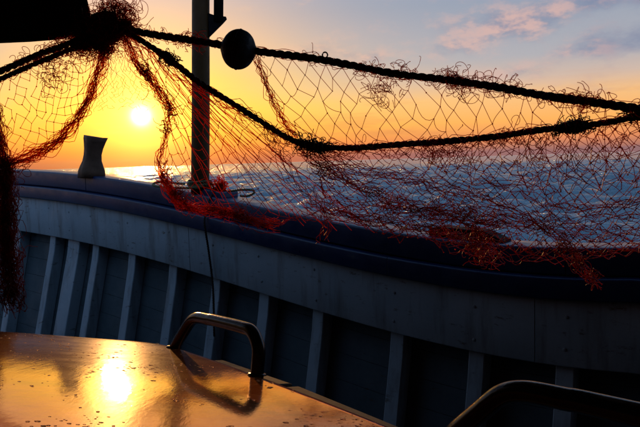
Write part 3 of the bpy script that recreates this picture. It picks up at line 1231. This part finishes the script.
# ---- left panel under the side ropes, and the fine veil under the tangle
topW = ropeC2[::-1]
botW = P3([(-80, 190, 1.86), (0, 167, 1.95), (30, 157, 1.99), (58, 140, 2.03), (82, 112, 2.07), (95, 80, 2.09), (106, 50, 2.11)])
GW = coons(topW, botW, P3([(-80, 112, 1.80), (-84, 150, 1.83), (-80, 190, 1.86)]), P3([(94, 42, 2.12), (100, 46, 2.12), (106, 50, 2.11)]), 19, 41)
pin = np.zeros(GW.shape[:2], bool)
pin[0] = True; pin[:, 0] = True; pin[:, -1] = True; pin[-1, ::2] = True
Pn, E, rest = sim_net(GW, pin, 1.15, 1.0, 200, 0.006, 0.03, 0.25)
bW = Batch()
net_tubes(bW, Pn, E, rest, 0.00085, 0.8)
tag(bW.build('side_mesh', M_twine, net), kind='stuff')

GV = coons(P3([(100, 48, 2.13), (115, 44, 2.12), (132, 42, 2.11)]), P3([(86, 112, 2.08), (125, 104, 2.10), (166, 112, 2.1)]),
           P3([(100, 48, 2.13), (96, 80, 2.10), (86, 112, 2.08)]), P3([(132, 42, 2.11), (150, 80, 2.1), (166, 112, 2.1)]), 23, 29)
pin = np.zeros(GV.shape[:2], bool)
pin[0] = True; pin[:, 0] = True; pin[:, -1] = True
Pn, E, rest = sim_net(GV, pin, 1.05, 0.5, 150, 0.006, 0.02, 0.25)
bV = Batch()
net_tubes(bV, Pn, E, rest, 0.0006, 0.55, False)
tag(bV.build('veil_mesh', M_twine, net), kind='stuff')

# ---- gathered strands
bG = Batch()
bundle(bG, P3([(108, 44, 2.11), (97, 76, 2.09), (84, 108, 2.07), (60, 138, 2.03), (32, 156, 1.99), (4, 166, 1.96)]), 34, 0.011, wig=0.006)
bundle(bG, P3([(124, 36, 2.11), (138, 66, 2.09), (158, 90, 2.08), (171, 110, 2.09)]), 26, 0.010, wig=0.005)
bundle(bG, P3([(171, 108, 2.09), (166, 135, 2.11), (160, 160, 2.13), (164, 182, 2.14), (178, 200, 2.15)]), 13, 0.008, wig=0.005)
bundle(bG, P3([(162, 176, 2.14), (178, 203, 2.15), (196, 209, 2.15), (226, 211, 2.16), (250, 220, 2.16), (276, 226, 2.16)]), 30, 0.010, wig=0.008)
bundle(bG, P3([(126, 32, 2.11), (150, 52, 2.08), (180, 74, 2.06), (210, 95, 2.06), (250, 118, 2.06)]), 8, 0.013, wig=0.006)
bundle(bG, P3([(256, 56, 2.05), (264, 80, 2.06), (276, 108, 2.06), (296, 136, 2.06)]), 14, 0.007, wig=0.005)
for i in range(16):           # taut lines fanning down to the rail
    u0 = 128 + i * 4.0
    v0 = 36 + i * 3.2
    u1 = 214 + i * 10.5 + RNG.uniform(-6, 6)
    v1 = 206 + i * 2.0 + RNG.uniform(-8, 4)
    bundle(bG, P3([(u0, v0, 2.08), ((u0 + u1) / 2 + RNG.uniform(-3, 3), (v0 + v1) / 2 + RNG.uniform(-2, 5), 2.10), (u1, v1, 2.14)]), 1, 0.004, wig=0.0012, r=0.0013)
tag(bG.build('gathered_strands', M_twine, net), kind='stuff')

bS = Batch()
sw = [[(300, 148, 2.05), (322, 164, 2.03), (352, 184, 2.0), (390, 202, 1.98), (440, 214, 1.95), (500, 224, 1.92)],
      [(316, 150, 2.05), (350, 168, 2.0), (400, 178, 1.97), (450, 190, 1.94), (510, 210, 1.9), (560, 236, 1.88), (594, 284, 1.9)],
      [(262, 124, 2.06), (280, 150, 2.05), (300, 185, 2.05), (330, 210, 2.04), (400, 222, 2.0), (470, 236, 1.96)],
      [(420, 222, 1.97), (455, 236, 2.0), (486, 252, 2.02), (500, 262, 2.04)],
      [(470, 226, 1.94), (490, 244, 1.96), (498, 262, 1.98)],
      [(330, 205, 2.03), (400, 210, 1.99), (480, 214, 1.93), (560, 222, 1.87), (640, 214, 1.8)],
      [(400, 200, 1.98), (480, 226, 1.94), (560, 232, 1.88), (650, 236, 1.8)],
      [(470, 180, 1.94), (530, 190, 1.9), (580, 210, 1.86), (650, 196, 1.8)],
      [(316, 190, 2.03), (323, 215, 2.04), (326, 240, 2.05)],
      [(300, 205, 2.13), (340, 214, 2.12), (420, 226, 2.1)]]
nn = [16, 12, 8, 6, 8, 6, 6, 7, 7, 4]
for s_, n_ in zip(sw, nn):
    bundle(bS, P3(s_), n_, 0.013, wig=0.008, r=0.00115)
tag(bS.build('swooping_strands', M_twine_dull, net), kind='stuff')

# hanging bunch at the left edge
bH = Batch()
bundle(bH, P3([(6, 160, 1.96), (6, 190, 1.95), (7, 230, 1.94), (8, 270, 1.94), (12, 300, 1.94)]), 90, 0.017, wig=0.007, taper=(0.75, 1.3))
bundle(bH, P3([(-16, 60, 1.93), (-6, 110, 1.94), (2, 150, 1.95), (5, 180, 1.95), (4, 250, 1.94)]), 50, 0.012, wig=0.006)
loops(bH, P3([(6, 170, 1.95), (8, 240, 1.94), (10, 302, 1.94)]), 200, 0.012, spread=0.02)
GH = coons(P3([(-14, 250, 1.94), (5, 252, 1.92), (22, 252, 1.94)]), P3([(-10, 304, 1.94), (8, 302, 1.92), (25, 311, 1.94)]),
           P3([(-14, 250, 1.94), (-12, 304, 1.94)]), P3([(22, 252, 1.94), (25, 311, 1.94)]), 17, 13)
pin = np.zeros(GH.shape[:2], bool); pin[0] = True; pin[-1, ::4] = True; pin[:, 0] = True; pin[:, -1] = True
Pn, E, rest = sim_net(GH, pin, 1.1, 0.5, 120, 0.006, 0.02, 0.25)
net_tubes(bH, Pn, E, rest, 0.0012, 1.0)
tag(bH.build('hanging_bunch', M_twine_dark, net), kind='stuff')

# tangle where the net is lashed to the beam: a knotted core in loose twine
bK = Batch()
for (u, v, Y, a, b_, c) in ((106, 28, 2.13, 0.072, 0.05, 0.066), (92, 34, 2.14, 0.06, 0.05, 0.05), (82, 44, 2.12, 0.05, 0.04, 0.022), (124, 27, 2.12, 0.035, 0.03, 0.026), (100, 45, 2.12, 0.035, 0.03, 0.020)):
    c0 = at(u, v, Y)
    bmk = bmesh.new()
    bmesh.ops.create_icosphere(bmk, subdivisions=3, radius=1)
    V = np.array([q.co[:] for q in bmk.verts])
    Fk = np.array([[q.index for q in f.verts] for f in bmk.faces])
    bmk.free()
    nz = 1 + 0.12 * np.sin(V @ RNG.normal(0, 6, 3)) + 0.10 * np.sin(V @ RNG.normal(0, 11, 3))
    V = c0 + V * nz[:, None] * np.array([a, b_, c]) * 0.82
    bK.add(V, np.c_[Fk, Fk[:, 2]][:, :3])
core = link('tangle_core', quads('tangle_core', np.vstack(bK.V), np.vstack(bK.Q)), M_rope, net)
bT = Batch()
for (u, v, Y, n_, sz, sprd) in ((106, 26, 2.10, 420, 0.020, 0.024), (92, 34, 2.12, 200, 0.018, 0.022), (80, 46, 2.10, 120, 0.016, 0.016), (124, 27, 2.11, 150, 0.016, 0.016),
                                (112, 8, 2.12, 60, 0.020, 0.016), (125, 12, 2.12, 36, 0.018, 0.012), (102, 47, 2.1, 120, 0.012, 0.014)):
    c0 = at(u, v, Y)
    loops(bT, [c0, c0 + [0.01, 0, 0]], n_, sz, spread=sprd)
tag(bT.build('tangled_twine', M_twine_dark, net), kind='stuff')

# lashings on the ropes
for (pts, n_, sp_) in ((P3([(298, 142, 2.06), (312, 146, 2.05), (332, 148, 2.05)]), 110, 0.0085), (P3([(556, 129, 1.86), (572, 127, 1.84), (590, 125.5, 1.82)]), 110, 0.0075),
                       (P3([(162, 54, 2.07), (168, 58, 2.07), (175, 63, 2.06)]), 60, 0.007), (P3([(628, 112, 1.77), (645, 114, 1.75), (665, 117, 1.73)]), 80, 0.010)):
    bX = Batch()
    loops(bX, pts, n_, 0.010, spread=sp_, r=0.0013)
    bundle(bX, pts, 14, sp_ * 0.8, wig=0.004, r=0.002)
    # turns of seizing round the rope
    c = catmull(pts, 90)
    a = np.linspace(0, 2 * math.pi * 9, 90)
    bul = np.sin(np.linspace(0.25, math.pi - 0.25, 90)) * 0.018
    bX.tubes((c + np.stack([np.zeros(90), np.cos(a) * bul, np.sin(a) * bul], -1))[None], 0.004, 5)
    bX.build('lashing', M_rope, net)

# loose curls standing off the ropes
bQ = Batch()
for rp, n_ in ((ropeA, 16), (ropeB, 12), (ropeC1, 12), (ropeC2, 10)):
    bundle(bQ, rp, n_ // 2, 0.0075, wig=0.006, r=0.0012)
loops(bQ, ropeA[1:7], 150, 0.011, spread=0.009)
loops(bQ, ropeA[7:10], 40, 0.010, spread=0.008)
loops(bQ, ropeA[9:], 230, 0.013, spread=0.012)
loops(bQ, ropeA[10:12], 50, 0.016, spread=0.010)
loops(bQ, ropeA[12:14], 50, 0.014, spread=0.012)
loops(bQ, ropeB[7:], 130, 0.012, spread=0.012)
loops(bQ, ropeC1, 150, 0.011, spread=0.009)
loops(bQ, ropeC2, 90, 0.011, spread=0.008)
loops(bQ, P3([(75, 55, 2.06), (50, 75, 2.02), (60, 90, 2.04)]), 70, 0.014, spread=0.02)
loops(bQ, P3([(345, 68, 1.98), (370, 84, 1.99), (395, 90, 1.98), (410, 82, 1.97)]), 46, 0.017, spread=0.022)
tag(bQ.build('loose_curls', M_twine_dark, net), kind='stuff')

bR = Batch()
loops(bR, P3([(135, 50, 2.09), (150, 82, 2.08), (171, 110, 2.09), (160, 160, 2.13), (186, 205, 2.15)]), 190, 0.010, spread=0.010)
loops(bR, P3([(186, 205, 2.15), (226, 212, 2.16), (262, 224, 2.16)]), 120, 0.009, spread=0.008)
loops(bR, P3([(270, 120, 2.06), (290, 145, 2.05), (330, 175, 2.03), (400, 205, 1.98), (500, 220, 1.92)]), 160, 0.012, spread=0.016)
loops(bR, P3([(420, 150, 1.97), (520, 160, 1.9), (640, 150, 1.8)]), 130, 0.014, spread=0.03)
loops(bR, P3([(440, 210, 1.95), (540, 225, 1.9), (640, 215, 1.8)]), 90, 0.014, spread=0.035)
loops(bR, P3([(470, 240, 1.96), (485, 262, 1.99)]), 50, 0.014, spread=0.012)
loops(bR, P3([(560, 240, 1.88), (598, 286, 1.9)]), 60, 0.011, spread=0.008)
tag(bR.build('red_curls', M_twine_dull, net), kind='stuff')

# little eye on the head rope
ec = at(325, 55, 2.0)
t = np.linspace(0, 2 * math.pi, 22)
be1 = Batch(); be1.tubes((ec + np.stack([np.cos(t) * 0.008, np.sin(t) * 0.003, np.sin(t) * 0.009], -1))[None], 0.0024, 6)
be1.build('rope_eye', M_rope, net)
# ------------------------------------------------------------------ line made fast round the foot of the mast
ml = Batch()
t = np.linspace(0, 1, 150)
a = t * 2 * math.pi * 4.5
r_ = 0.068 + 0.004 * np.sin(a * 1.7)
coil = np.array(mb2) + np.stack([np.cos(a) * r_, np.sin(a) * r_, 0.040 + 0.045 * t], -1)
helix_rope(ml, coil, 0.0075)
zt = mb2[2] + 0.02
base = at(200, 192, Ym)
lp = P3([(200, 188, Ym - 0.07), (180, 188, Ym - 0.08), (162, 187, Ym - 0.05), (153, 185, Ym + 0.02), (160, 182, Ym + 0.06), (185, 184, Ym + 0.05)])
helix_rope(ml, catmull(lp, 60), 0.0075)
lp = P3([(206, 190, Ym - 0.07), (222, 192, Ym - 0.09), (240, 190, Ym - 0.12), (252, 190, Ym - 0.14), (254, 193, Ym - 0.15), (248, 196, Ym - 0.15), (240, 196, Ym - 0.15)])
helix_rope(ml, catmull(lp, 60), 0.0065)
o = ml.build('mooring_line', M_line)
tag(o, 'thin greenish line coiled round the foot of the mast on the rail', 'rope')

bw = Batch()
c0 = at(219, 186, Ym - 0.09)
loops(bw, [c0 + [-0.03, 0, -0.01], c0 + [0.02, 0, 0.0]], 120, 0.016, spread=0.014, r=0.003)
o = bw.build('net_scrap', M_twine)
tag(o, 'small wad of red netting stuffed beside the mast foot', 'net scrap')

cp = rail_hit(211, 200)
x_ = cp[0]
pth = catmull([hullp(x_ - 0.01, 0.03, -0.012), hullp(x_, -0.012, 0.02), hullp(x_, -0.058, 0.13), hullp(x_ + 0.004, -0.062, 0.20), hullp(x_ - 0.004, -0.036, 0.32),
               hullp(x_ + 0.012, -0.034, 0.5), hullp(x_ + 0.028, -0.05, 0.62), hullp(x_ + 0.03, -0.06, 0.85)], 60)
bc = Batch()
helix_rope(bc, pth, 0.0065)
o = bc.build('hanging_cord', M_rope)
tag(o, 'thin dark cord hanging down the grey bulwark below the mast', 'cord')
